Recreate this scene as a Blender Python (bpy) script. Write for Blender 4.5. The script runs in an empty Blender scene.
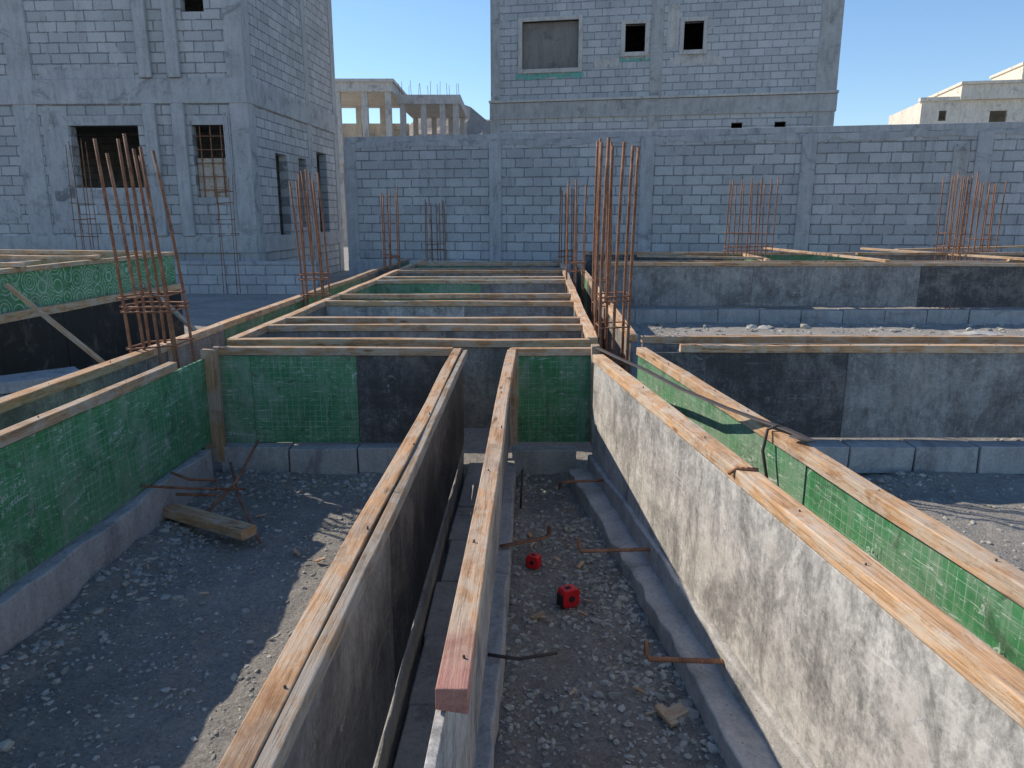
import bpy, bmesh, math, random
import numpy as np
from mathutils import Vector, Matrix, noise
random.seed(7); np.random.seed(7)
scene=bpy.context.scene
COL=scene.collection

# ------------------------------------------------------------------ materials
class MB:
    def __init__(s,name,rough=.85,spec=.3):
        s.m=bpy.data.materials.new(name); s.m.use_nodes=True
        s.nt=s.m.node_tree; s.b=s.nt.nodes['Principled BSDF']
        s.b.inputs['Roughness'].default_value=rough
        s.b.inputs['Specular IOR Level'].default_value=spec
    def n(s,t,inp=None,**at):
        nd=s.nt.nodes.new(t)
        for k,v in at.items(): setattr(nd,k,v)
        for k,v in (inp or {}).items():
            if isinstance(v,bpy.types.NodeSocket): s.nt.links.new(v,nd.inputs[k])
            else: nd.inputs[k].default_value=v
        return nd
    def obj(s,scale=(1,1,1),rand=True):
        c=s.n('ShaderNodeTexCoord').outputs['Object']
        if rand:
            r=s.n('ShaderNodeObjectInfo').outputs['Random']
            r=s.n('ShaderNodeMath',{0:r,1:37.0},operation='MULTIPLY').outputs[0]
            c=s.n('ShaderNodeVectorMath',{0:c,1:r},operation='ADD').outputs[0]
        if scale!=(1,1,1):
            c=s.n('ShaderNodeMapping',{'Vector':c,'Scale':scale}).outputs[0]
        return c
    def noise(s,vec,scale,detail=6,rough=.6,dist=0):
        return s.n('ShaderNodeTexNoise',{'Vector':vec,'Scale':scale,'Detail':detail,'Roughness':rough,'Distortion':dist}).outputs['Fac']
    def ramp(s,fac,stops,interp='LINEAR'):
        r=s.n('ShaderNodeValToRGB',{'Fac':fac}); e=r.color_ramp.elements; r.color_ramp.interpolation=interp
        while len(e)<len(stops): e.new(.5)
        for el,(p,c) in zip(e,stops):
            el.position=p; el.color=(c if isinstance(c,tuple) else (c,c,c))+(1,)
        return r.outputs['Color']
    def mix(s,f,a,b,mode='MIX'):
        nd=s.n('ShaderNodeMix',data_type='RGBA',blend_type=mode)
        for i,v in ((0,f),(6,a),(7,b)):
            if isinstance(v,bpy.types.NodeSocket): s.nt.links.new(v,nd.inputs[i])
            else: nd.inputs[i].default_value=(tuple(v)+(1,)) if isinstance(v,tuple) and len(v)==3 else v
        return nd.outputs[2]
    def math(s,op,a,b=0.0):
        return s.n('ShaderNodeMath',{0:a,1:b},operation=op).outputs[0]
    def rnd(s): return s.n('ShaderNodeObjectInfo').outputs['Random']
    def fin(s,col,h=None,dist=.01,strength=.6,rough=None):
        if isinstance(col,tuple): s.b.inputs['Base Color'].default_value=col+(1,)
        else: s.nt.links.new(col,s.b.inputs['Base Color'])
        if h is not None:
            bp=s.n('ShaderNodeBump',{'Height':h,'Distance':dist,'Strength':strength})
            s.nt.links.new(bp.outputs[0],s.b.inputs['Normal'])
        if rough is not None: s.nt.links.new(rough,s.b.inputs['Roughness'])
        return s.m

def mat_wood(name,c0,c1,dust,dustamt,red=False):
    b=MB(name,.8)
    c=b.obj((1.1,14,14)); g=b.noise(c,2.2,9,.68,.9)
    col=b.ramp(g,[(.3,c0),(.48,tuple(x*.4+y*.6 for x,y in zip(c0,c1))),(.7,c1)])
    fine=b.ramp(b.noise(b.obj((2.5,60,60)),2.0,6,.7,.4),[(.36,.62),(.52,1.05)])
    col=b.mix(1.0,col,fine,'MULTIPLY')
    d=b.noise(b.obj((1,2.2,2.2)),6,8,.76,.4)
    df=b.ramp(d,[(.53-dustamt*.12,0.0),(.62-dustamt*.1,.75)])
    col=b.mix(df,col,dust)
    st=b.ramp(b.noise(b.obj((1,1,1)),3.1,5,.7),[(.54,0.0),(.68,.6)])
    col=b.mix(st,col,tuple(x*.6 for x in c0))
    vo=b.n('ShaderNodeTexVoronoi',{'Vector':b.obj((2.2,9,9)),'Scale':1.2}).outputs['Distance']
    kn=b.ramp(vo,[(.05,.75),(.11,0.0)]); col=b.mix(kn,col,tuple(x*.45 for x in c0))
    hu=b.mix(b.rnd(),(1.06,.97,.88),(.95,1.0,1.04)); col=b.mix(1.0,col,hu,'MULTIPLY')
    k=b.n('ShaderNodeMapRange',{'Value':b.math('FRACT',b.math('MULTIPLY',b.rnd(),7.3)),'To Min':.78,'To Max':1.14}).outputs[0]
    col=b.mix(1.0,col,b.n('ShaderNodeCombineColor',{0:k,1:k,2:k}).outputs[0],'MULTIPLY')
    if red:
        x=b.n('ShaderNodeSeparateXYZ',{0:b.obj((1,1,1),False)}).outputs[0]
        x=b.math('ADD',x,b.math('MULTIPLY',b.noise(b.obj(),14,5,.75),.35))
        m=b.ramp(x,[(.15,.75),(.42,0.0)]); col=b.mix(m,col,(.40,.13,.11))
    return b.fin(col,b.math('ADD',g,b.math('MULTIPLY',fine,.5)),.005,.8)
WOOD=mat_wood('timber',(.31,.155,.07),(.68,.44,.25),(.56,.48,.385),.6)
WOODP=mat_wood('timber_old',(.22,.135,.08),(.52,.37,.24),(.46,.42,.36),1.0)
WOODR=mat_wood('timber_red_stained',(.30,.155,.08),(.66,.44,.27),(.56,.48,.39),.7,True)

def mat_ply(name,base,res,lo,hi,patch=.5):
    b=MB(name,.6,.4)
    c=b.obj(); n1=b.noise(c,2.6,10,.78,.6); n2=b.noise(b.obj((5,5,1.0)),5,8,.75)
    n3=b.noise(c,60,4,.75)
    f=b.math('ADD',b.math('MULTIPLY',n1,.65),b.math('MULTIPLY',n2,.35))
    f=b.math('ADD',f,b.math('MULTIPLY',b.math('SUBTRACT',n3,.5),.3))
    m=b.ramp(f,[(lo,0.0),((lo+hi)/2,.45),(hi,1.0)])
    col=b.mix(m,base,res)
    sc=b.ramp(b.noise(b.obj((1.0,1.0,9)),3.0,6,.72,1.5),[(.6,0.0),(.64,.4)])
    col=b.mix(sc,col,tuple(x*1.25 for x in res))
    sp=b.ramp(b.noise(c,11,7,.8,.8),[(.62,0.0),(.65,.75)]); col=b.mix(sp,col,tuple(min(.6,x*1.45+.03) for x in res))
    dk=b.ramp(b.noise(b.obj((1,1,.8)),1.9,8,.8,1.0),[(.40,patch),(.47,0.0)]); col=b.mix(dk,col,tuple(x*.8 for x in base))
    br=b.ramp(b.noise(b.obj((1,1,1)),2.6,7,.75,.6),[(.54,0.0),(.68,.35)]); col=b.mix(br,col,(.30,.235,.175))
    v=b.ramp(b.noise(c,9,5,.7),[(.3,.75),(.7,1.1)])
    col=b.mix(1.0,col,v,'MULTIPLY')
    return b.fin(col,b.math('ADD',f,b.math('MULTIPLY',sp,.4)),.004,.6)
PLY_D=mat_ply('plywood_dark',(.065,.06,.058),(.27,.26,.245),.46,.67)
PLY_M=mat_ply('plywood_grey',(.13,.124,.116),(.41,.395,.37),.38,.6)
PLY_L=mat_ply('plywood_cement_coated',(.20,.19,.175),(.64,.605,.55),.38,.56,.5)
PLY_B=mat_ply('bitumen_black',(.016,.016,.018),(.06,.06,.063),.5,.8)

def mat_green(name,swirl=False,dusty=.0):
    b=MB(name,.55,.35)
    c=b.obj((1,1,1),False)
    sp=b.n('ShaderNodeSeparateXYZ',{0:c})
    v=b.n('ShaderNodeCombineXYZ',{0:sp.outputs[0],1:sp.outputs[2],2:0.0}).outputs[0]
    base=b.ramp(b.noise(b.obj(),4,8,.75),[(.3,(.03,.155,.052)),(.5,(.055,.225,.085)),(.7,(.10,.30,.135))])
    n=b.noise(b.obj(),3.0,10,.8,.5)
    dustc=b.ramp(b.noise(b.obj((3,3,1)),6,8,.78),[(.35,(.18,.26,.175)),(.65,(.35,.41,.32))])
    d=b.ramp(n,[(.48-dusty,0.0),(.61-dusty,.5),(.75-dusty,.85)])
    col=b.mix(d,base,dustc)
    if not swirl:
        g=b.n('ShaderNodeTexBrick',{'Vector':v,'Scale':1.0,'Mortar Size':.0013,'Mortar Smooth':.3,'Brick Width':.034,'Row Height':.034},offset=0.0)
        gm=g.outputs['Fac']
        wear=b.ramp(b.noise(b.obj(),5,6,.75),[(.40,.05),(.60,.6)])
        gm=b.math('MULTIPLY',gm,wear)
    else:
        vo=b.n('ShaderNodeTexVoronoi',{'Vector':v,'Scale':5.5,'Randomness':.5})
        w=b.math('SINE',b.math('MULTIPLY',vo.outputs['Distance'],36.0))
        gm=b.math('MULTIPLY',b.ramp(w,[(.5,0.0),(.85,.8)]),b.ramp(b.noise(b.obj(),6,6,.75),[(.34,.2),(.5,1.0)]))
    col=b.mix(gm,col,(.42,.58,.47))
    vs=b.ramp(b.noise(b.obj((9,9,.8)),3,7,.75,.4),[(.50,0.0),(.66,.5)]); col=b.mix(vs,col,(.31,.35,.28))
    sc=b.ramp(b.noise(b.obj((2,2,16)),3,6,.75,2.5),[(.59,0.0),(.63,.75)])
    col=b.mix(sc,col,(.58,.62,.55))
    sp2=b.ramp(b.noise(b.obj(),16,6,.8,.6),[(.61,0.0),(.64,.85)]); col=b.mix(sp2,col,(.53,.54,.48))
    dk=b.ramp(b.noise(b.obj((1,1,1)),5.5,8,.8,1.0),[(.38,.55),(.45,0.0)]); col=b.mix(dk,col,(.045,.065,.042))
    return b.fin(col,n,.002,.4)
GREEN=mat_green('plywood_green'); GREEN_S=mat_green('plywood_green_swirl',True); GREEN_D=mat_green('plywood_green_dusty',False,.07)

def mat_block(name,a,c2,mort):
    b=MB(name,.95,.15)
    c=b.obj((1,1,1),False)
    sp=b.n('ShaderNodeSeparateXYZ',{0:c})
    nz=b.noise(c,6,4,.65); nz2=b.noise(b.obj((1.3,1.3,.9),False),7,4,.65)
    ox=b.math('MULTIPLY',b.math('SUBTRACT',nz,.5),.05); oz=b.math('MULTIPLY',b.math('SUBTRACT',nz2,.5),.04)
    v=b.n('ShaderNodeCombineXYZ',{0:b.math('ADD',sp.outputs[0],ox),1:b.math('ADD',sp.outputs[2],oz),2:0.0}).outputs[0]
    br=b.n('ShaderNodeTexBrick',{'Vector':v,'Color1':a+(1,),'Color2':c2+(1,),'Mortar':mort+(1,),'Scale':1.0,'Mortar Size':.013,'Mortar Smooth':.35,'Bias':.0,'Brick Width':.4,'Row Height':.2})
    col=br.outputs['Color']
    big=b.ramp(b.noise(b.obj((1,1,1),False),.6,7,.7),[(.3,.82),(.7,1.1)])
    col=b.mix(1.0,col,big,'MULTIPLY')
    fine=b.ramp(b.noise(c,28,6,.8),[(.3,.78),(.7,1.1)])
    col=b.mix(1.0,col,fine,'MULTIPLY')
    ms=b.n('ShaderNodeTexBrick',{'Vector':v,'Scale':1.0,'Mortar Size':.036,'Mortar Smooth':.9,'Brick Width':.4,'Row Height':.2}).outputs['Fac']
    sm=b.math('MULTIPLY',ms,b.ramp(b.noise(c,3.2,7,.8,.6),[(.52,0.0),(.64,.8)]))
    col=b.mix(sm,col,tuple(x*1.1 for x in c2))
    pt=b.ramp(b.noise(b.obj((1,1,1.6),False),1.7,8,.8,.9),[(.62,0.0),(.68,.6)])
    col=b.mix(pt,col,tuple(x*1.03 for x in c2))
    st=b.ramp(b.noise(b.obj((2.5,2.5,.35),False),1.4,7,.75),[(.52,1.0),(.68,.76)]); col=b.mix(1.0,col,st,'MULTIPLY')
    h=b.math('SUBTRACT',b.math('MULTIPLY',fine,.3),br.outputs['Fac'])
    return b.fin(col,h,.018,.95)
BLOCK=mat_block('concrete_block',(.44,.435,.425),(.57,.56,.54),(.27,.268,.262))
BLOCK2=mat_block('concrete_block_light',(.49,.485,.47),(.60,.59,.565),(.33,.328,.32))

def mat_conc(name,a,c,sc=3):
    b=MB(name,.9,.2)
    co=b.obj(); n=b.noise(co,sc,10,.78,.4); f=b.noise(co,60,4,.75)
    col=b.ramp(n,[(.33,a),(.67,c)])
    st=b.ramp(b.noise(b.obj((4,4,.7)),2.2,7,.75),[(.45,1.0),(.68,.72)])
    col=b.mix(1.0,col,st,'MULTIPLY')
    bl=b.ramp(b.noise(co,1.3,8,.8,1.0),[(.38,.68),(.46,1.0)]); col=b.mix(1.0,col,bl,'MULTIPLY')
    fr=b.ramp(f,[(.3,.8),(.7,1.12)]); col=b.mix(1.0,col,fr,'MULTIPLY')
    pit=b.ramp(b.n('ShaderNodeTexVoronoi',{'Vector':co,'Scale':26.0}).outputs['Distance'],[(.06,.5),(.12,1.0)]); col=b.mix(1.0,col,pit,'MULTIPLY')
    h=b.math('ADD',n,b.math('MULTIPLY',f,.25))
    return b.fin(col,h,.014,.8)
CONC=mat_conc('concrete',(.40,.385,.36),(.57,.545,.505))
CONCB=mat_conc('concrete_bluegrey',(.41,.405,.395),(.54,.53,.515),2)
CONCL=mat_conc('concrete_pale',(.54,.505,.45),(.69,.64,.565))
PAINT=mat_conc('painted_render',(.72,.64,.52),(.80,.73,.61),.8)
TAN=mat_conc('tan_board',(.24,.21,.18),(.31,.28,.245),1)
TEAL=mat_conc('teal_stain',(.16,.42,.35),(.26,.54,.46),4)

def mat_rust():
    b=MB('rusty_steel',.75,.4)
    c=b.obj(); n=b.noise(c,14,6,.7)
    col=b.ramp(n,[(.3,(.13,.052,.028)),(.55,(.30,.14,.075)),(.75,(.44,.26,.165))])
    w=b.n('ShaderNodeTexWave',{'Vector':b.obj((1,1,1),False),'Scale':28.0,'Distortion':0.0},bands_direction='X')
    return b.fin(col,w.outputs['Fac'],.002,.8)
RUST=mat_rust()
def mat_simple(name,c,rough=.5):
    b=MB(name,rough); n=b.noise(b.obj(),18,5,.7)
    col=b.ramp(n,[(.3,tuple(x*.75 for x in c)),(.7,tuple(min(1,x*1.15) for x in c))]); return b.fin(col,n,.001,.3)
RED=mat_simple('red_plastic',(.78,.025,.03),.35); BLACK=mat_simple('black_rubber',(.03,.03,.03),.6)
STEEL=mat_simple('grey_steel',(.35,.35,.36),.4); DARKST=mat_simple('dark_steel',(.075,.06,.052),.6)
def mat_print():
    b=MB('worn_white_print',.6)
    b.b.inputs['Base Color'].default_value=(.55,.64,.56,1)
    a=b.ramp(b.noise(b.obj(),11,8,.82),[(.44,0.0),(.56,.75)])
    b.nt.links.new(a,b.b.inputs['Alpha']); return b.m
PRINT=mat_print()

def mat_ground(name,stone=False):
    b=MB(name,.97,.1)
    c=b.n('ShaderNodeTexCoord').outputs['Object']
    if stone:
        a=b.n('ShaderNodeVertexColor',layer_name='Col').outputs[0]
        n=b.noise(c,90,5,.75); f=b.ramp(n,[(.3,.75),(.7,1.15)])
        return b.fin(b.mix(1.0,a,f,'MULTIPLY'),n,.003,.6)
    n=b.noise(c,1.3,9,.72); n2=b.noise(c,34,10,.85); n3=b.noise(c,120,6,.8)
    vo=b.n('ShaderNodeTexVoronoi',{'Vector':c,'Scale':110.0,'Randomness':1.0})
    col=b.ramp(n,[(.32,(.38,.352,.312)),(.5,(.475,.442,.395)),(.68,(.57,.53,.475))])
    cc=b.n('ShaderNodeSeparateColor',{0:vo.outputs['Color']}).outputs[0]
    st=b.ramp(cc,[(0,.6),(.3,.92),(.75,1.0),(1,1.25)]); col=b.mix(.6,col,b.mix(1.0,col,st,'MULTIPLY'))
    f=b.ramp(n2,[(.33,.66),(.66,1.17)]); col=b.mix(1.0,col,f,'MULTIPLY')
    f=b.ramp(n3,[(.33,.78),(.66,1.12)]); col=b.mix(1.0,col,f,'MULTIPLY')
    h=b.math('ADD',b.math('MULTIPLY',n3,.4),b.math('ADD',n2,b.math('MULTIPLY',vo.outputs['Distance'],-.25)))
    return b.fin(col,h,.024,1.0)
GROUND=mat_ground('gravel_soil'); STONE=mat_ground('stone',True)
def mat_hill():
    b=MB('rocky_hill',1,.05); c=b.obj((1,1,1),False); n=b.noise(c,.06,9,.7)
    return b.fin(b.ramp(n,[(.35,(.28,.235,.2)),(.65,(.42,.36,.31))]),n,4,.8)
HILL=mat_hill()

# ------------------------------------------------------------------ helpers
def link(o,parent=None,world=None):
    COL.objects.link(o)
    if world is None: world=Matrix.Identity(4)
    if parent is not None:
        o.parent=parent; o.matrix_basis=parent.matrix_basis.inverted()@world
    else: o.matrix_basis=world
    return o
def empty(name,loc=(0,0,0)):
    e=bpy.data.objects.new(name,None); e.empty_display_size=.2
    COL.objects.link(e); e.matrix_basis=Matrix.Translation(Vector(loc)); return e
def mesh(name,v,f,mat,parent=None,world=None,smooth=False):
    me=bpy.data.meshes.new(name); me.from_pydata([tuple(x) for x in v],[],f); me.update()
    if mat: me.materials.append(mat)
    if smooth: me.shade_smooth()
    return link(bpy.data.objects.new(name,me),parent,world)
def frame(p1,p2):
    p1=Vector(p1);p2=Vector(p2); x=(p2-p1).normalized()
    up=Vector((0,0,1)) if abs(x.z)<.95 else Vector((0,1,0))
    y=up.cross(x).normalized(); z=x.cross(y)
    M=Matrix((x,y,z)).transposed().to_4x4(); M.translation=p1
    return M,(p2-p1).length
def board(name,p1,p2,w,h,mat,parent=None,j=.0025,seg=.3,bev=.003,bend=.004):
    M,L=frame(p1,p2); n=max(1,int(L/seg)); v=[];f=[]
    so=random.uniform(0,100)
    for i in range(n+1):
        x=L*i/n; oy=(noise.noise(Vector((x*.8+so,0,0))))*bend*2; oz=(noise.noise(Vector((x*.8+so,5,0))))*bend*2
        for (a,b) in ((-1,-1),(1,-1),(1,1),(-1,1)):
            dx=random.uniform(-j,j)*(2 if i in(0,n) else 0)
            v.append((x+dx,a*w/2+oy+random.uniform(-j,j)*min(1,w*15),b*h/2+oz+random.uniform(-j,j)*min(1,h*15)))
    for i in range(n):
        for k in range(4):
            a=i*4+k;b=i*4+(k+1)%4; f.append((a,b,b+4,a+4))
    f.append((3,2,1,0)); f.append(tuple(n*4+k for k in range(4)))
    bm=bmesh.new(); vs=[bm.verts.new(q) for q in v]
    for q in f: bm.faces.new([vs[k] for k in q])
    bmesh.ops.recalc_face_normals(bm,faces=bm.faces)
    me=bpy.data.meshes.new(name); bm.to_mesh(me); bm.free(); me.materials.append(mat)
    o=link(bpy.data.objects.new(name,me),parent,M)
    if bev:
        m=o.modifiers.new('b','BEVEL'); m.width=bev; m.segments=2; m.limit_method='ANGLE'; m.angle_limit=math.radians(50)
    return o
def tube(name,pts,r,mat,parent=None,sides=8,flat=1.0):
    pts=[Vector(p) for p in pts]; M,_=frame(pts[0],pts[1] if (pts[1]-pts[0]).length>1e-5 else pts[2])
    Mi=M.inverted(); P=[Mi@p for p in pts]; v=[];f=[]
    prev=None
    for i,p in enumerate(P):
        t=(P[min(i+1,len(P)-1)]-P[max(i-1,0)]).normalized()
        if prev is None: n=Vector((0,0,1)) if abs(t.z)<.9 else Vector((0,1,0))
        else: n=prev
        n=(n-t*n.dot(t)).normalized(); prev=n; b=t.cross(n)
        for k in range(sides):
            a=2*math.pi*k/sides; v.append(p+n*math.cos(a)*r*flat+b*math.sin(a)*r)
    for i in range(len(P)-1):
        for k in range(sides):
            f.append((i*sides+k,i*sides+(k+1)%sides,(i+1)*sides+(k+1)%sides,(i+1)*sides+k))
    f.append(tuple(range(sides))[::-1]); f.append(tuple((len(P)-1)*sides+k for k in range(sides)))
    return mesh(name,v,f,mat,parent,M,True)
def box(name,M,x0,x1,y0,y1,z0,z1,mat,parent=None,bev=0):
    v=[(x,y,z) for x in (x0,x1) for y in (y0,y1) for z in (z0,z1)]
    f=[(0,1,3,2),(4,6,7,5),(0,4,5,1),(2,3,7,6),(0,2,6,4),(1,5,7,3)]
    o=mesh(name,v,f,mat,parent,M)
    if bev:
        m=o.modifiers.new('b','BEVEL'); m.width=bev; m.segments=2
    return o

def fwall(name,p1,p2,z0=.2,z1=.745,mats=(PLY_D,),cuts=None,bw=.07,bh=.046,boff=0,b0=None,b1=None,wood=WOOD,double=False):
    """one side of the shuttering: plywood sheets + top batten (p1,p2 xy)"""
    a=Vector((p1[0],p1[1],0)); b=Vector((p2[0],p2[1],0)); d=(b-a); L=d.length; d.normalize(); nrm=Vector((-d.y,d.x,0))
    e=empty(name,a)
    if cuts is None:
        cuts=[0]
        while cuts[-1]<L-.01: cuts.append(min(L,cuts[-1]+2.44))
    zc=(z0+z1)/2
    for i in range(len(cuts)-1):
        q1=a+d*(cuts[i]+.0015)+Vector((0,0,zc)); q2=a+d*(cuts[i+1]-.0015)+Vector((0,0,zc))
        off=nrm*random.uniform(-.002,.002)
        board('plywood_sheet',q1+off,q2+off,.018,z1-z0+random.uniform(-.004,.002),mats[i%len(mats)],e,j=.001,seg=.6,bev=.0015,bend=.003)
    s0=0 if b0 is None else b0; s1=L if b1 is None else b1
    c=s0
    while c<s1-.05:
        c2=min(s1,c+random.uniform(3.2,4.0))
        if s1-c2<.6: c2=s1
        zb=z1+bh/2+.003+random.uniform(-.001,.004); lat=random.uniform(-.004,.004)
        if double:
            board('top_batten',a+d*c+nrm*(.02+boff)+Vector((0,0,zb)),a+d*(c2-.004)+nrm*(.02+boff)+Vector((0,0,zb)),.05,bh,wood,e)
            board('facing_strip',a+d*(c)+nrm*(-.022+boff)+Vector((0,0,zb-.004)),a+d*(c2-.004)+nrm*(-.022+boff)+Vector((0,0,zb-.004)),.028,bh-.006,WOODP,e)
        else:
            board('top_batten',a+d*c+nrm*(boff+lat)+Vector((0,0,zb)),a+d*(c2-.004)+nrm*(boff+lat*.5)+Vector((0,0,zb)),bw,bh,wood,e)
        if a.y<4.6 and min(a.y,b.y)<4.6:
            for k in range(int((c2-c)/.45)):
                pn=a+d*(c+.08+k*.45+random.uniform(0,.28))+nrm*(boff+random.uniform(-.014,.014))+Vector((0,0,zb+bh/2-.006))
                tube('nail',[pn,pn+Vector((random.uniform(-.003,.003),0,random.uniform(.008,.014)))],.0026,DARKST,e,6)
        c=c2
    return e

def block_row(name,p1,p2,w,h,z0=0,bl=.4,mat=CONC,jit=.008):
    a=Vector((p1[0],p1[1],0));b=Vector((p2[0],p2[1],0)); M,L=frame(a,b)
    v=[];f=[];x=0
    while x<L-.02:
        x2=min(L,x+bl); g=.004
        ox,oy,oz=[random.uniform(-jit,jit) for _ in range(3)]
        bx=[(xx+random.uniform(-.004,.004),yy+oy+random.uniform(-.005,.005),zz+(oz+random.uniform(-.005,.005) if zz>z0 else 0)) for xx in (x+g,x2-g) for yy in (-w/2,w/2) for zz in (z0,z0+h)]
        n=len(v); v+=bx
        f+=[tuple(n+k for k in q) for q in [(0,1,3,2),(4,6,7,5),(0,4,5,1),(2,3,7,6),(0,2,6,4),(1,5,7,3)]]
        x=x2
    o=mesh(name,v,f,mat,None,M)
    m=o.modifiers.new('b','BEVEL'); m.width=.006; m.segments=2
    return o

# ------------------------------------------------------------------ ground
S=.0224
LI=lambda y:-1.93+S*y
LO=lambda y:-2.28+S*y
CL=lambda y:-.40+S*y
CC_=lambda y:-.155+.030*y
B1=lambda y:.98-.12*y
B2=lambda y:1.28-.115*y
EI=lambda y:.335+.04*y
EO=lambda y:.61+.04*y
def gh(x,y):
    p=Vector((x,y,0))
    h=noise.fractal(p*1.1,1,2,4)*.024+noise.fractal(p*7+Vector((9,3,1)),1,2,4)*.016
    if x>.9 and y>4.8: h+=.05*min(1,(y-4.8)/2)
    if .5<y<4.5:
        for q,amt,wd in ((LI(y)+.1,.05,.12),(B1(y)-.14,.035,.07),(CL(y)-.06,.06,.12),(CC_(y)+.08,.03,.05),(B2(y)+.17,.06,.15)):
            h+=amt*math.exp(-((x-q)/wd)**2)*(.6+.8*noise.noise(Vector((x*3,y*3,4))))
        if x<-.4 or x>.9: h+=.05*math.exp(-((y-4.25)/.13)**2)*(.6+.8*noise.noise(Vector((x*3,y*3,7))))
    return h
def axis(f0,f1,fs,m0,m1,ms,far):
    a=list(np.arange(f0,f1,fs)); 
    l=list(np.arange(m0,f0,ms)); r=list(np.arange(f1,m1,ms))
    out=[m1]; st=.4
    while out[-1]<far: out.append(out[-1]+st); st*=1.5
    outl=[m0]; st=.4
    while outl[-1]>-far: outl.append(outl[-1]-st); st*=1.5
    return sorted(set([round(float(q),4) for q in outl+l+a+r+out]))
xs=axis(-2.3,2.6,.028,-6,12,.14,900); ys=axis(1.2,4.7,.028,-1,16,.14,900)
v=[(x,y,gh(x,y)) for y in ys for x in xs]; nx=len(xs)
f=[(j*nx+i,j*nx+i+1,(j+1)*nx+i+1,(j+1)*nx+i) for j in range(len(ys)-1) for i in range(nx-1)]
mesh('ground',v,f,GROUND,None,None,True)

def ico():
    bm=bmesh.new(); bmesh.ops.create_icosphere(bm,subdivisions=1,radius=1)
    V=np.array([q.co[:] for q in bm.verts]); F=np.array([[q.index for q in t.verts] for t in bm.faces]); bm.free(); return V,F
def scatter(name,regions):
    V,F=ico(); VV=[];FF=[];CC=[];n=0
    for (xf,y0,y1,cnt,s0,s1,pw) in regions:
        for _ in range(cnt):
            y=random.uniform(y0,y1); a,b=xf(y); x=random.uniform(a,b)
            cl=noise.noise(Vector((x*2.3,y*2.3,11)))
            if cl<-.12 and random.random()<.6: continue
            s=s0+(s1-s0)*random.random()**pw
            sc=np.array([random.uniform(.7,1.4),random.uniform(.5,1.0),random.uniform(.3,.7)])*s
            w=V*(1+np.random.uniform(-.34,.30,(len(V),1)))*sc
            t=random.uniform(0,6.28); c_,s_=math.cos(t),math.sin(t)
            tl=random.uniform(-.5,.5); ct,st=math.cos(tl),math.sin(tl)
            w=w@np.array([[1,0,0],[0,ct,st],[0,-st,ct]])@np.array([[c_,s_,0],[-s_,c_,0],[0,0,1]])
            w+=np.array([x,y,gh(x,y)+s*.04]); VV.append(w);FF.append(F+n); n+=len(V)
            g=random.uniform(.28,.49); tint=random.random()
            CC.append((g*(1.02+.05*tint),g,g*(.92-.1*tint)))
    VV=np.concatenate(VV);FF=np.concatenate(FF)
    me=bpy.data.meshes.new(name); me.vertices.add(len(VV)); me.vertices.foreach_set('co',VV.astype(np.float32).ravel())
    me.loops.add(len(FF)*3); me.polygons.add(len(FF))
    me.polygons.foreach_set('loop_start',np.arange(0,len(FF)*3,3)); me.loops.foreach_set('vertex_index',FF.ravel().astype(np.int32))
    me.update(calc_edges=True)
    me.polygons.foreach_set('use_smooth',np.zeros(len(FF),dtype=bool))
    ca=me.color_attributes.new('Col','FLOAT_COLOR','POINT')
    cc=np.repeat(np.concatenate([np.array(CC),np.ones((len(CC),1))],1),len(V),0)
    ca.data.foreach_set('color',cc.astype(np.float32).ravel())
    me.materials.append(STONE); return link(bpy.data.objects.new(name,me))
scatter('gravel',[
 (lambda y:(-1.82,-.4),1.2,4.3,12000,.0015,.015,5.0),
 (lambda y:(-.04,.92-.12*y),1.3,4.35,10000,.0015,.018,4.5),
 (lambda y:(1.3-.1*y,6.0),1.6,4.3,11000,.002,.018,4.0),
 (lambda y:(1.0,9.5),5.0,10.6,9000,.004,.028,3.5),
 (lambda y:(3.0,4.3),10.05,10.45,5,.08,.13,1.0),
 (lambda y:(1.2,9.0),9.8,10.5,90,.03,.07,2.0),
 (lambda y:(-4.4,-2.3),2.8,11,3500,.005,.035,3.5),
 (lambda y:(-1.7,.5),5,13,1500,.006,.03,3.0),
 (lambda y:(-1.80,-1.5),1.3,4.2,1500,.003,.024,3.5),
 (lambda y:(CL(y)-.3,CL(y)-.04),1.3,4.2,900,.003,.024,3.5),
 (lambda y:(.70-.12*y,.86-.12*y),1.3,4.2,700,.003,.026,3.0),
 (lambda y:(-1.8,-.4),4.0,4.28,500,.003,.028,3.0),
 (lambda y:(.9,6),4.0,4.28,900,.003,.032,3.0),
 (lambda y:(-1.7,-.5),1.4,4.1,45,.014,.032,1.5),
 (lambda y:(.0,.75-.12*y),1.5,4.1,30,.014,.030,1.5),
])

# ------------------------------------------------------------------ formwork (near)
def P(fn,y): return (fn(y),y)
fwall('formwork_wall',P(LI,.9),P(LI,4.36),z0=.23,mats=(GREEN,),cuts=[0,1.3,3.46],b1=3.05,bw=.05,boff=0)
fwall('formwork_wall',P(LO,.6),P(LO,14.2),mats=(GREEN_D,PLY_M,GREEN_D))
fwall('formwork_wall',P(CL,.5),P(CL,4.37),mats=(PLY_M,PLY_D),double=True,cuts=[0,1.45,3.87])
fwall('formwork_wall',P(CC_,.86),P(CC_,4.35),mats=(PLY_L,PLY_M),bw=.054,boff=-.022,b0=.24,wood=WOODR)
fwall('formwork_wall',P(B1,.4),P(B1,4.2),mats=(PLY_L,PLY_L),cuts=[0,2.1,3.8],bw=.066,boff=-.016)
fwall('formwork_wall',P(B2,.4),P(B2,4.42),mats=(GREEN,GREEN_D),cuts=[0,2.0,4.04],bw=.055,boff=-.012)
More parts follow.
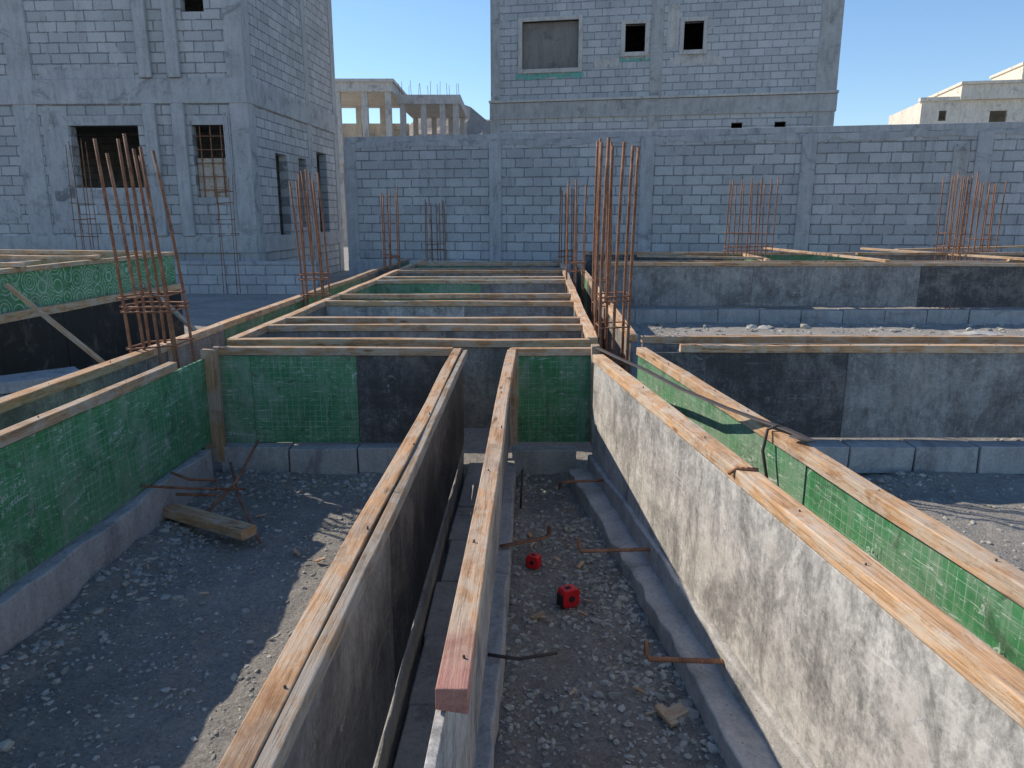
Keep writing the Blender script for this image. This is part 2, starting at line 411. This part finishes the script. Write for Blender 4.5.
fwall('formwork_wall',(LI(4.4)+.03,4.40),(CL(4.4)-.05,4.40),mats=(GREEN_D,GREEN,PLY_D),cuts=[0,.22,.86,1.45],bw=.05)
fwall('formwork_wall',(CC_(4.4)+.02,4.41),(B1(4.4)+.06,4.41),mats=(GREEN,),bw=.045)
fwall('formwork_wall',(LI(4.7),4.72),(EI(4.7)-.02,4.72),mats=(PLY_M,PLY_D))
fwall('formwork_wall',(.80,4.52),(8.5,4.46),mats=(PLY_D,PLY_M,PLY_M,PLY_D),cuts=[0,1.28,3.7,6.1,7.7],bw=.05,b0=.24)
fwall('formwork_wall',(.86,4.84),(8.5,4.78),mats=(PLY_M,PLY_D),bw=.05)
ep=empty('timber_post'); board('post',(LI(4.33)+.035,4.33,.1),(LI(4.33)+.035,4.33,.8),.09,.05,WOOD,ep)
ep=empty('timber_post'); board('post',(CC_(4.36)+.035,4.36,.2),(CC_(4.36)+.035,4.36,.8),.05,.04,WOOD,ep)
ep=empty('timber_post'); board('post',(B1(4.36)+.05,4.35,.2),(B1(4.36)+.04,4.35,.82),.05,.05,WOOD,ep)
fwall('formwork_wall',P(LI,4.76),P(LI,14.0),mats=(PLY_M,GREEN_D))
fwall('formwork_wall',P(EI,4.76),P(EI,14.2),mats=(PLY_D,PLY_M))
fwall('formwork_wall',P(EO,4.90),P(EO,14.2),mats=(PLY_M,PLY_D,GREEN_D))
for (y1,y2,m1,m2) in ((5.36,5.78,PLY_M,GREEN_D),(6.95,7.55,PLY_L,GREEN_D),(9.3,9.75,GREEN_D,PLY_M),(10.9,11.35,PLY_M,PLY_L),(12.6,13.1,GREEN_D,PLY_L)):
    for y,m in ((y1,m1),(y2,m2)):
        sk=random.uniform(-.09,.09)
        fwall('formwork_wall',(LI(y)+.03,y),(EI(y)-.03,y+sk),mats=(m,PLY_M,PLY_D),cuts=[0,1.3,EI(y)-LI(y)-.07],bw=random.choice((.05,.06,.08)))
fwall('formwork_wall',(1.2,10.9),(12.5,10.6),z0=.28,z1=.86,mats=(PLY_M,PLY_M,PLY_D,PLY_M),cuts=[0,2.3,4.7,7.1,11.3])
fwall('formwork_wall',(1.25,11.35),(12.5,11.05),z0=.28,z1=.86,mats=(PLY_M,PLY_L))
fwall('formwork_wall',(1.3,13.3),(12.5,12.9),z0=.28,z1=.9,mats=(PLY_D,GREEN,PLY_M))
fwall('formwork_wall',(3.9,11.4),(4.1,13.3),z0=.28,z1=.88,mats=(GREEN,))
block_row('block_footing',(1.2,10.86),(12.5,10.56),.2,.24,bl=.6)
block_row('block_footing',(.9,4.47),(8.5,4.41),.16,.18,bl=.4)
block_row('block_footing',(LI(4.3)+.05,4.38),(CL(4.3)-.05,4.38),.14,.19,bl=.42)
block_row('block_footing',(.0,4.39),(.42,4.39),.10,.17,bl=.4)
block_row('block_footing',(-.265+S*.8,.8),(-.265+S*4.3,4.3),.20,.10,bl=.4,mat=CONC)
def foot(name,p1,p2,w,h,j=.008):
    return board(name,(p1[0],p1[1],h/2-.03),(p2[0],p2[1],h/2-.03),w,h+.06,CONC,None,j=j,seg=.09,bev=.008,bend=.01)
foot('concrete_footing',(LI(.8)-.0,.8),(LI(4.2),4.2),.11,.215)
foot('concrete_footing',(B1(.6)-.035,.6),(B1(4.2)-.035,4.2),.2,.10,.011)
foot('concrete_footing',(B1(.6)+.01,.6),(B1(4.2)+.01,4.2),.08,.195,.006)
foot('concrete_footing',(CC_(.6)+.0,.6),(CC_(4.3)+.0,4.3),.11,.14,.006)
foot('concrete_footing',(CL(.6)-.01,.6),(CL(4.3)-.01,4.3),.05,.19,.004)
foot('concrete_footing',(B2(.6)+.04,.6),(B2(4.3)+.04,4.3),.22,.17)
foot('concrete_footing',(LO(.6)-.04,.6),(LO(14),14),.2,.19)

# left neighbouring, taller formwork
e=empty('raised_formwork',(-4.6,6,0))
lf=lambda y:-4.62+.035*(y-6.5)
for (a,b) in ((2.6,5.0),(5.0,7.4),(7.4,9.9)):
    board('bitumen_wall',(lf(a),a+.002,.33),(lf(b),b-.002,.33),.16,.70,PLY_B,e,bev=.004,j=.004)
    board('plywood_sheet',(lf(a)+.02,a+.003,.875),(lf(b)+.02,b-.003,.875),.018,.37,GREEN_S,e,j=.001)
board('lower_waler',(lf(2.6)+.07,2.6,.70),(lf(9.9)+.07,9.9,.66),.05,.08,WOOD,e)
board('top_batten',(lf(2.6)+.02,2.6,1.085),(lf(9.9)+.02,9.9,1.085),.07,.045,WOOD,e)
board('plywood_sheet',(lf(9.9)+.02,9.93,.87),(lf(9.9)-5,10.2,.87),.018,.38,PLY_M,e,j=.001)
board('top_batten',(lf(9.9)+.06,9.93,1.085),(lf(9.9)-5,10.2,1.085),.06,.045,WOOD,e)
for k,(y,zz) in enumerate(((6.9,1.13),(8.1,1.13),(9.2,1.13))):
    board('cross_batten',(lf(y)+.1,y,zz),(lf(y)-2.6,y+.3,zz+.01),.07,.04,WOOD,e)
board('plywood_sheet',(lf(3)-.55,3,.87),(lf(9.9)-.55,9.9,.87),.018,.38,GREEN_D,e,j=.001)
board('top_batten',(lf(3)-.55,3,1.085),(lf(9.9)-.55,9.9,1.085),.07,.045,WOOD,e)
board('raking_brace',(lf(7.2)+.1,6.6,.98),(lf(7.2)+.95,6.8,.05),.07,.03,WOOD,e)
board('raking_brace',(lf(9)+.1,9,.75),(lf(9)+.9,8.8,.05),.07,.03,WOODP,e)
e=empty('concrete_slab_pile',(-4,6,0))
board('slab',(-4.35,5.9,.08),(-3.75,6.4,.08),.45,.10,CONCB,e,j=.006); board('slab',(-4.4,6.0,.18),(-3.85,6.45,.19),.4,.09,CONCB,e,j=.006)

def text(body,size,M,parent,name='printed_lettering'):
    cu=bpy.data.curves.new(name,'FONT'); cu.body=body; cu.size=size; cu.resolution_u=2; cu.shear=.3; cu.offset=size*.008
    t=bpy.data.objects.new(name+'_tmp',cu); COL.objects.link(t)
    bpy.context.view_layer.update()
    me=bpy.data.meshes.new_from_object(t.evaluated_get(bpy.context.evaluated_depsgraph_get()))
    bpy.data.objects.remove(t); me.materials.clear(); me.materials.append(PRINT)
    return link(bpy.data.objects.new(name,me),parent,M)
def facemat(fn,y,z,side,off,rot=0):
    a=Vector((fn(y),y,z)); d=Vector((fn(y+1)-fn(y),1,0)).normalized()
    xdir=-d if side<0 else d
    zdir=Vector((0,0,1)); nrm=xdir.cross(zdir)
    M=Matrix((xdir,zdir,nrm)).transposed().to_4x4(); M.translation=a+nrm*off; return M@Matrix.Rotation(rot,4,'Z')
et=bpy.data.objects.get('formwork_wall.005')
for (y,z,r) in ((3.75,.42,.3),(3.3,.30,.3),(2.95,.56,.3),(2.5,.36,.3),(2.15,.56,.3),(1.98,.36,.3),(1.68,.54,.3)):
    text('film faced\nshuttering',.055,facemat(B2,y,z,-1,.0185,r),et)
el=bpy.data.objects.get('formwork_wall')
for (y,z,r) in ((1.75,.52,.3),(2.1,.36,.3),(2.5,.54,.3),(2.85,.36,.3),(3.2,.54,.3),(3.6,.36,.3)):
    text('film faced\nshuttering',.045,facemat(LI,y,z,1,.0185,r),el)

# ------------------------------------------------------------------ rebar
def cage(name,cx,cy,z0,z1,w,d,nx,ny,r=.008,ties=(),lean=(0,0),spread=.02,hvar=.08):
    e=empty(name,(cx,cy,z0)); pts=[]
    for i in range(nx):
        for j_ in range(ny):
            if 0<i<nx-1 and 0<j_<ny-1: continue
            pts.append((-w/2+w*i/max(1,(nx-1))+random.uniform(-.015,.015),-d/2+d*j_/(ny-1)))
    for (px,py) in pts:
        zt=z1+random.uniform(-hvar,hvar*.6); lx=lean[0]+random.uniform(-spread,spread); ly=lean[1]+random.uniform(-spread,spread)
        bx=random.uniform(-.014,.014)
        q=[]
        for k in range(8):
            t=k/7; q.append((cx+px+lx*t*t+bx*math.sin(t*3.1),cy+py+ly*t*t,z0+(zt-z0)*t))
        tube('bar',q,r,RUST,e)
    for z in ties:
        t=(z-z0)/(z1-z0); ox=lean[0]*t*t+random.uniform(-.008,.008); a=w/2+.014;b=d/2+.014; tl=random.uniform(-.025,.025)
        c=[(cx+ox-a,cy-b,z),(cx+ox+a,cy-b,z+tl),(cx+ox+a,cy+b,z+tl),(cx+ox-a,cy+b,z),(cx+ox-a,cy-b-.001,z+.006)]
        tube('stirrup',c,.0055,RUST,e,6)
    return e
cage('rebar_column',-2.13,4.45,.1,1.98,.26,.24,4,2,.0095,(.55,.8,1.02,1.05,1.1),(-.10,0),.06)
cage('rebar_column',-1.98,7.5,.1,1.97,.22,.2,4,2,.0095,(.8,.95,1.0),(-.05,0),.03)
cage('rebar_column',-1.82,11.3,.1,1.96,.2,.2,3,2,.009,(.95,1.0))
cage('rebar_column',-1.55,15.3,.1,1.9,.34,.2,4,2,.009,(.9,1.0))
cage('rebar_column',.67,4.95,.1,2.03,.17,.22,3,2,.0105,(.6,.85,1.02,1.05),(.02,0),.018,hvar=.06)
cage('rebar_column',.80,6.7,.1,2.20,.10,.2,2,2,.0105,(.8,1.0),(0,0),.012,hvar=.03)
cage('rebar_column',.80,9.4,.1,1.98,.2,.2,3,2,.0095,(.9,1.0))
cage('rebar_column',.90,12.6,.1,2.0,.2,.2,3,2,.009,(.9,1.0))
cage('rebar_column',3.95,12.6,.1,2.15,.72,.25,6,2,.0095,(1.0,1.06,1.3),(0,0),.05)
cage('rebar_column',7.05,12.0,.1,2.2,.35,.25,5,2,.0095,(1.0,1.1,1.3),(0,0),.04)
cage('rebar_column',7.75,12.4,.1,2.15,.35,.25,4,2,.0095,(1.0,1.2),(0,0),.05)
cage('rebar_column',-7.9,14.0,.1,2.9,.3,.2,3,2,.007,(1.2,1.5,1.8,2.1),(0,0),.04)
cage('rebar_column',-5.4,14.3,.1,2.3,.25,.2,2,2,.007,(1.2,1.5,1.8,2.0),(0,0),.04)

def tie(pts,r=.008,flat=.5,name='steel_form_tie',m=RUST): tube(name,pts,r,m,None,8,flat)
def hook(xw,y,xe,z=.17,up=.04,dy=.0):
    tie([(xw,y,z),((xw+xe)/2,y+dy*.5,z-.005),(xe+.01*(1 if xw>xe else -1),y+dy,z-.01),(xe,y+dy+.005,z+up*.3),(xe,y+dy+.01,z+up)],.014,.4)
hook(.505,3.8,.26,.17,-.05); hook(.60,2.97,.29,.16,.04); hook(.71,2.14,.44,.16,.05,.03)
hook(-.05,3.02,.17,.15,.04,.12); tie([(-.08,2.18,.16),(.02,2.17,.15),(.15,2.19,.16)],.006,1,m=DARKST)
tie([(LI(3.7)+.05,3.7,.25),(LI(3.7)+.15,3.68,.22),(LI(3.7)+.28,3.72,.2),(LI(3.7)+.29,3.66,.14),(LI(3.7)+.1,3.62,.16)],.008,1)
tie([(LI(3.5)+.02,3.45,.27),(LI(3.5)+.2,3.6,.2),(LI(3.5)+.4,3.8,.12)],.007,1,'steel_rod',RUST)
tube('steel_rod',[(-1.58,3.95,.22),(-1.45,3.7,.1),(-1.22,3.32,.03)],.007,RUST)
tube('steel_rod',[(-1.62,3.55,.03),(-1.5,3.8,.16),(-1.45,4.05,.32)],.008,RUST)
tube('steel_rod',[(CC_(3.7)+.09,3.75,.03),(CC_(3.7)+.10,3.75,.25)],.006,DARKST)
tube('steel_strap',[(.50,4.37,.805),(.56,4.0,.82),(.65,3.6,.83),(.745,3.19,.825),(.86,2.9,.815),(.945,2.72,.81),(.99,2.63,.81),(1.03,2.54,.805),(1.045,2.47,.805),(1.02,2.45,.81),(.985,2.50,.815)],.018,DARKST,None,8,.22)
tube('steel_hook_rod',[(1.03,2.62,.80),(.98,2.63,.815),(.945,2.63,.80),(.93,2.62,.72),(.94,2.58,.62),(.955,2.56,.52)],.006,DARKST)
tube('steel_form_tie',[(B1(2.2)-.03,2.22,.775),(B1(2.2)-.01,2.2,.80),(B1(2.2)+.05,2.18,.802)],.006,RUST)
board('timber_offcut',(-1.79,3.62,.075),(-1.27,3.33,.075),.09,.05,WOOD)
SC=[(.485,2.05,.5,.08,.05,.02),(.51,2.02,2.0,.09,.03,.012),(.62,1.97,-.9,.07,.02,.012),(.59,2.25,.3,.05,.03,.02),(.3,3.1,1,.05,.02,.01),(.55,3.0,.2,.04,.025,.01)]
for _ in range(44):
    y=random.uniform(1.5,4.1)
    if random.random()<.5: x=random.uniform(0,.75-.12*y)
    else: x=random.choice((random.uniform(-1.75,-.5),random.uniform(1.3,2.6)))
    SC.append((x,y,random.uniform(0,6),random.uniform(.02,.07),random.uniform(.004,.02),random.uniform(.003,.010)))
for (x,y,a,l,w,h) in SC:
    z=gh(x,y)+h/2+.008
    board('timber_scrap',(x,y,z),(x+l*math.cos(a),y+l*math.sin(a),z+.008),w,h,WOOD,None,j=.002,bend=0,bev=.001)
for (a,b,w) in (((4.6,13.6,1.0),(5.45,10.85,.935),.1),((6.3,13.5,1.0),(7.6,10.9,.95),.12),((5.6,12.2,.97),(8.9,11.9,1.0),.1),((7.4,11.2,.93),(10.6,11.0,.95),.14),((9.2,12.6,1.02),(10.2,10.7,.95),.1),((2.0,12.0,.95),(3.9,11.6,.93),.08),((6.6,12.9,1.0),(9.6,13.2,1.06),.12)):
    board('loose_plank',a,b,w,.035,WOOD)
board('concrete_lump',(10.0,9.9,.12),(10.5,9.8,.1),.3,.22,CONC,None,j=.03,seg=.12)
board('concrete_lump',(5.6,9.3,.08),(6.1,9.2,.08),.2,.1,CONC,None,j=.02,seg=.12)

def tape(name,x,y,yaw,s):
    z=gh(x,y)+.006; e=empty(name,(x,y,z)); R=Matrix.Translation((x,y,z+s*.5))@Matrix.Rotation(yaw,4,'Z')
    bm=bmesh.new(); prof=[]
    for k in range(28):
        a=2*math.pi*k/28; ca,sa=math.cos(a),math.sin(a)
        ex=.38; r=.5*s; px=r*math.copysign(abs(ca)**ex,ca); pz=r*math.copysign(abs(sa)**ex,sa); prof.append((px,pz))
    A=[bm.verts.new((p[0],-s*.36,p[1])) for p in prof]; B=[bm.verts.new((p[0],s*.36,p[1])) for p in prof]
    bm.faces.new(A); bm.faces.new(B[::-1])
    for k in range(28): bm.faces.new((A[k],B[k],B[(k+1)%28],A[(k+1)%28]))
    bmesh.ops.recalc_face_normals(bm,faces=bm.faces)
    me=bpy.data.meshes.new('case'); bm.to_mesh(me); bm.free(); me.materials.append(RED)
    o=link(bpy.data.objects.new('case',me),e,R); m=o.modifiers.new('b','BEVEL'); m.width=s*.06; m.segments=3; m.limit_method='ANGLE'
    bm=bmesh.new(); bmesh.ops.create_cone(bm,cap_ends=True,segments=24,radius1=s*.18,radius2=s*.17,depth=s*.05)
    me=bpy.data.meshes.new('label'); bm.to_mesh(me); bm.free(); me.materials.append(BLACK)
    link(bpy.data.objects.new('label',me),e,R@Matrix.Translation((0,-s*.37,0))@Matrix.Rotation(math.pi/2,4,'X'))
    box('mouth',R,-s*.56,-s*.46,-s*.3,s*.3,-s*.48,s*.2,BLACK,e,.001); box('end_hook',R,-s*.62,-s*.565,-s*.12,s*.12,-s*.5,-s*.42,STEEL,e,.0008)
    box('lock_button',R,-s*.2,s*.1,-s*.12,s*.12,s*.48,s*.54,BLACK,e,.002)
tape('red_tape_measure',.235,2.80,.45,.078); tape('red_tape_measure',.10,3.13,-.5,.06)

# ------------------------------------------------------------------ buildings
def facade(name,M,L,z0,H,ops,mat,parent,th=.2):
    X=sorted(set([0,L]+[o[0] for o in ops]+[o[1] for o in ops])); Z=sorted(set([z0,H]+[o[2] for o in ops]+[o[3] for o in ops]))
    def solid(i,j):
        if i<0 or j<0 or i>=len(X)-1 or j>=len(Z)-1: return None
        cx=(X[i]+X[i+1])/2;cz=(Z[j]+Z[j+1])/2
        return not any(o[0]<cx<o[1] and o[2]<cz<o[3] for o in ops)
    v=[];f=[]
    def q(*p):
        n=len(v); v.extend(p); f.append((n,n+1,n+2,n+3))
    for i in range(len(X)-1):
        for j in range(len(Z)-1):
            if not solid(i,j): continue
            a,b,c,d=X[i],X[i+1],Z[j],Z[j+1]
            q((a,0,c),(b,0,c),(b,0,d),(a,0,d)); q((a,th,c),(a,th,d),(b,th,d),(b,th,c))
            if solid(i-1,j) is not True: q((a,0,c),(a,0,d),(a,th,d),(a,th,c))
            if solid(i+1,j) is not True: q((b,0,c),(b,th,c),(b,th,d),(b,0,d))
            if solid(i,j-1) is not True: q((a,0,c),(a,th,c),(b,th,c),(b,0,c))
            if solid(i,j+1) is not True: q((a,0,d),(b,0,d),(b,th,d),(a,th,d))
    return mesh(name,v,f,mat,parent,M)
def frm(name,M,s0,s1,z0,z1,t,mat,e,p=.04):
    box(name,M,s0-t,s0,-p,.12,z0-t,z1+t,mat,e,.006); box(name,M,s1,s1+t,-p,.12,z0-t,z1+t,mat,e,.006)
    box(name,M,s0+.001,s1-.001,-p,.12,z1,z1+t,mat,e,.006); box(name,M,s0+.001,s1-.001,-p-.03,.12,z0-t,z0,mat,e,.006)
def rough(name,M,s0,s1,z0,z1,mat,e,y=-.022,n=14):
    """irregular-edged patch of render / mortar standing a few mm proud of the blocks"""
    top=[];bot=[]
    for k in range(n+1):
        s=s0+(s1-s0)*k/n
        top.append((s+random.uniform(-.02,.02),y,z1+random.uniform(-.05,.05))); bot.append((s+random.uniform(-.02,.02),y,z0+random.uniform(-.05,.05)))
    v=top+bot+[(p[0],-.001,p[2]) for p in top+bot]; m=n+1; f=[]
    for k in range(n):
        f.append((m+k,m+k+1,k+1,k)); f.append((k,k+1,2*m+k+1,2*m+k)); f.append((m+k+1,m+k,3*m+k,3*m+k+1))
    f.append((0,2*m,3*m,m)); f.append((n,m+n,3*m+n,2*m+n))
    mesh(name,v,f,mat,e,M)
# left house
e=empty('unfinished_block_house',(-12,17,0))
M,L=frame((-19.4,16.7,0),(-5.4,16.0,0)); tx=lambda X:(X+19.4)*1.00125
Hh=8.0
facade('front_wall',M,L,0,Hh,[(tx(-9.2),tx(-7.75),2.15,3.4),(tx(-6.62),tx(-5.95),1.95,3.4),(tx(-6.62),tx(-6.15),5.55,6.6),(tx(-13.5),tx(-12),2.1,3.4),(tx(-9.2),tx(-8.2),6.0,7.0)],BLOCK,e)
for (a,b) in ((-10.35,-9.85),(-5.78,-5.398),(-14.5,-14.1)):
    box('column',M,tx(a),tx(b),-.022,.2 if a<-6 else .19,0,Hh,CONCB,e,.01)
box('floor_beam',M,0,L-.004,-.04,.19,3.82,4.3,CONCB,e,.01); box('plinth_beam',M,0,L-.004,-.05,.19,.8,1.15,CONCB,e,.01)
box('lintel',M,tx(-9.4),tx(-7.55),-.012,.1,3.4,3.6,CONCB,e,.006); box('lintel',M,tx(-6.7),tx(-5.85),-.012,.1,3.4,3.58,CONCB,e,.006)
box('roof_beam',M,0,L,-.04,.19,7.7,8.1,CONCB,e,.01)
for X0 in (-7.45,-6.85):
    box('chase',M,tx(X0)-.13,tx(X0)+.13,-.10,-.001,1.15,3.815,CONCB,e,.02); box('chase',M,tx(X0)-.13,tx(X0)+.13,-.10,-.001,4.31,7.7,CONCB,e,.02)
for k in range(5): box('window_bar',M,tx(-6.62),tx(-5.95),.06,.075,2.1+k*.27,2.115+k*.27,RUST,e)
for k in range(3): box('window_bar',M,tx(-6.5)+k*.22,tx(-6.5)+k*.22+.02,.076,.09,1.95,3.4,RUST,e)
box('shutter_board',M,tx(-6.6),tx(-5.97),.1,.12,1.95,2.75,WOODP,e)
rough('mortar_patch',M,tx(-9.8),tx(-9.25),1.3,3.7,CONCB,e,-.008); rough('mortar_patch',M,tx(-9.7),tx(-7.6),1.9,2.12,CONCB,e,-.008); rough('mortar_patch',M,tx(-5.93),tx(-5.8),1.3,3.6,CONCB,e,-.010); rough('mortar_patch',M,tx(-9.7),tx(-7.7),4.3,4.55,CONCB,e,-.01)
rough('mortar_patch',M,tx(-11),tx(-10.5),1.5,1.9,CONCB,e,-.01)
M2,L2=frame((-5.4,16.0,0),(-4.95,22.0,0))
facade('side_wall',M2,L2,0,Hh,[(1.3,2.0,1.15,2.95),(2.75,3.3,1.3,2.95),(4.1,4.9,1.0,3.2),(2.2,3.0,6.6,7.3)],BLOCK,e)
box('column',M2,.001,.3,-.02,.19,0,Hh,CONCB,e,.01); box('column',M2,L2-.35,L2,-.02,.19,0,Hh,CONCB,e,.01); box('column',M2,3.5,3.8,-.015,.19,0,Hh,CONCB,e,.01)
box('floor_beam',M2,.0,L2,-.035,.18,3.82,4.3,CONCB,e,.01); box('plinth_beam',M2,0,L2,-.045,.18,.8,1.15,CONCB,e,.01); box('roof_beam',M2,0,L2,-.035,.18,7.7,8.1,CONCB,e,.01)
box('rear_wall',M,0,L,6,6.2,0,Hh,BLOCK,e); box('far_wall',M,0,.2,.2,6,0,Hh,BLOCK,e)
box('slab',M,.2,L-.2,.2,6,3.9,4.1,CONC,e); box('roof',M,.2,L-.2,.2,6,7.8,8.0,CONC,e)
# mid house
e=empty('unfinished_block_house',(4,23,0))
M,L=frame((-.62,23.0,0),(8.72,21.12,0)); Hm=9.6
facade('front_wall',M,L,0,Hm,[(.93,2.55,5.68,6.95),(3.85,4.4,6.03,6.76),(5.45,5.97,6.02,6.75),(6.85,7.15,3.75,4.1),(8.0,8.3,3.75,4.1)],BLOCK2,e)
frm('window_surround',M,.93,2.55,5.68,6.95,.11,CONCL,e); frm('window_surround',M,3.85,4.4,6.03,6.76,.11,CONCL,e); frm('window_surround',M,5.45,5.97,6.02,6.75,.11,CONCL,e)
box('blocked_panel',M,.94,2.54,.125,.15,5.69,6.94,TAN,e)
rough('stain_strip',M,.75,2.7,5.42,5.56,TEAL,e,-.012); rough('stain_strip',M,3.7,4.6,5.80,5.87,TEAL,e,-.012,8)
for (a,b) in ((0,.28),(4.56,4.9),(L-.55,L)): box('column',M,a,b,-.02,.19,0,Hm,CONC,e,.01)
box('floor_beam',M,-.03,L+.03,-.05,.18,4.33,4.78,CONC,e,.01); box('string_course',M,-.05,L+.05,-.09,.1,4.79,4.86,CONCL,e,.01)
box('roof_beam',M,0,L,-.05,.18,9.2,9.7,CONC,e)
rough('patched_render',M,3.0,3.7,5.7,5.92,CONCL,e,-.006); rough('patched_render',M,5.1,6.5,5.65,5.88,CONCL,e,-.006); rough('patched_render',M,5.0,5.3,6.1,7.2,CONCL,e,-.006)
box('left_wall',M,0,.2,.2,9,0,Hm,BLOCK2,e); box('right_wall',M,L-.2,L,.2,9,0,Hm,BLOCK2,e); box('rear_wall',M,0,L,9,9.2,0,Hm,BLOCK2,e)
box('slab',M,.2,L-.2,.2,9,4.4,4.6,CONC,e); box('roof',M,.2,L-.2,.2,9,9.3,9.5,CONC,e)
# boundary wall
e=empty('block_boundary_wall',(5,16,0))
M,L=frame((-3.84,17.7,0),(15.5,13.56,0))
box('wall',M,0,L,0,.2,0,3.19,BLOCK,e); rough('coping_mortar',M,0,L,3.06,3.20,CONCB,e,-.014,90); box('coping_beam',M,-.01,L,-.008,.212,3.191,3.32,CONCB,e,.012)
for s in (.13,3.55,6.85,10.05,13.25,16.4): box('pilaster',M,s-.14,s+.14,-.035,.235,0,3.16,CONCB,e,.01)
box('plinth',M,-.01,L,-.05,.25,0,.55,CONCB,e,.01)
rough('render_patch',M,12.72,13.0,.8,2.9,CONC,e,-.03); rough('render_patch',M,14.2,15.2,1.0,1.5,CONCB,e,-.008)
e=empty('block_low_wall',(-7,15,0))
M,L=frame((-14,15.5,0),(-3.95,15.1,0)); box('wall',M,0,L,0,.2,0,.60,BLOCK2,e); box('coping',M,0,L,-.01,.21,.601,.67,CONCB,e,.01)
# distant frame structure
e=empty('concrete_frame_building',(-6,40,0))
M,L=frame((-10.6,40,0),(-6.1,40,0))
box('roof_slab',M,0,L,0,6,7.75,8.2,CONCL,e); box('parapet',M,-.1,L+.1,-.1,6,8.201,8.35,CONCL,e)
box('floor_slab',M,0,L,0,6,4.2,4.6,CONCL,e); box('upstand_wall',M,.1,1.4,.3,.5,4.6,7.75,CONCL,e)
for s in (.1,1.5,2.9,4.1): 
    for d in (.1,5.5): box('column',M,s,s+.3,d,d+.3,0,7.75,CONCL,e)
box('rear_wall',M,0,L,6.0,6.2,0,6.9,CONCL,e)
M,L=frame((-6.0,41,0),(-2.7,41,0))
box('roof_slab',M,0,L,0,6,7.3,7.75,CONC,e); box('floor_slab',M,0,L,0,6,4.2,4.6,CONC,e)
for s in (.1,1.2,2.2,2.9):
    for d in (.1,5.5): box('column',M,s,s+.28,d,d+.3,0,7.3,CONC,e)
box('rear_wall',M,0,L,6.0,6.2,0,6.4,CONC,e)
for k in range(7):
    x=-5.9+k*.5
    for dx in (0,.12): tube('starter_bar',[(x+dx,41.2,7.7),(x+dx+random.uniform(-.05,.05),41.2,8.2+random.uniform(0,.3))],.012,RUST,e,5)
# villa
e=empty('white_villa',(34,55,0))
M,L=frame((29.3,56,0),(44,53.0,0))
facade('front_wall',M,L,0,9.55,[(1.2,1.7,8.2,8.9),(4.5,5.6,7.6,8.8),(8,9,7.6,8.8)],PAINT,e)
box('parapet',M,-.15,3.2,-.15,.4,9.55,9.8,PAINT,e); box('front_upper',M,2.4,L,-.3,8,9.56,10.55,PAINT,e); box('cornice',M,2.3,L+.1,-.45,8.1,10.56,10.75,PAINT,e)
box('penthouse',M,6.8,L,1.5,7,10.76,12.0,PAINT,e); box('penthouse_cornice',M,6.7,L,1.4,7.1,12.01,12.2,PAINT,e)
box('side_wall',M,0,.2,.2,8,0,9.55,PAINT,e); box('roof',M,.2,L,.2,8,9.3,9.5,PAINT,e); box('rear',M,0,L,8,8.2,0,9.55,PAINT,e)
# hill
v=[]; nxh=120; nyh=18
for j in range(nyh):
    for i in range(nxh):
        x=-420+i*7; y=300+j*14; t=math.sin(math.pi*j/(nyh-1))
        base=22+37*math.exp(-((x+35)/50)**2)+14*math.exp(-((x+300)/110)**2)
        h=base*t*(1+.22*noise.fractal(Vector((x*.025,y*.025,3)),1,2,5))-2
        v.append((x,y,h))
f=[(j*nxh+i,j*nxh+i+1,(j+1)*nxh+i+1,(j+1)*nxh+i) for j in range(nyh-1) for i in range(nxh-1)]
mesh('hill',v,f,HILL)

# ------------------------------------------------------------------ light, sky, camera
az=math.atan2(-1.12,.70); el=math.radians(37)
w=bpy.data.worlds.new('World'); scene.world=w; w.use_nodes=True
nt=w.node_tree; bg=nt.nodes['Background']; sk=nt.nodes.new('ShaderNodeTexSky'); sk.sky_type='NISHITA'; sk.sun_disc=False
sk.sun_elevation=el; sk.sun_rotation=az; sk.altitude=300; sk.air_density=1.15; sk.dust_density=.0; sk.ozone_density=3.5
mx=nt.nodes.new('ShaderNodeMix'); mx.data_type='RGBA'; mx.blend_type='MULTIPLY'; mx.inputs[0].default_value=1.0; mx.inputs[7].default_value=(.92,1.0,1.10,1)
nt.links.new(sk.outputs[0],mx.inputs[6]); nt.links.new(mx.outputs[2],bg.inputs['Color']); bg.inputs['Strength'].default_value=.15
sd=Vector((math.sin(az)*math.cos(el),math.cos(az)*math.cos(el),math.sin(el)))
ld=bpy.data.lights.new('sun','SUN'); ld.energy=5.0; ld.angle=math.radians(.5); ld.color=(1,.90,.76)
lo=bpy.data.objects.new('sun',ld); COL.objects.link(lo); lo.rotation_euler=(-sd).to_track_quat('-Z','Y').to_euler(); lo.location=sd*50
cd=bpy.data.cameras.new('camera'); cd.lens=26; cd.sensor_width=36; cd.clip_end=3000; cd.clip_start=.05
co=bpy.data.objects.new('camera',cd); COL.objects.link(co); co.location=(0,0,1.57); co.rotation_euler=(math.radians(90-12.8),0,0)
scene.camera=co
scene.view_settings.view_transform='Standard'; scene.view_settings.look='None'; scene.view_settings.exposure=0
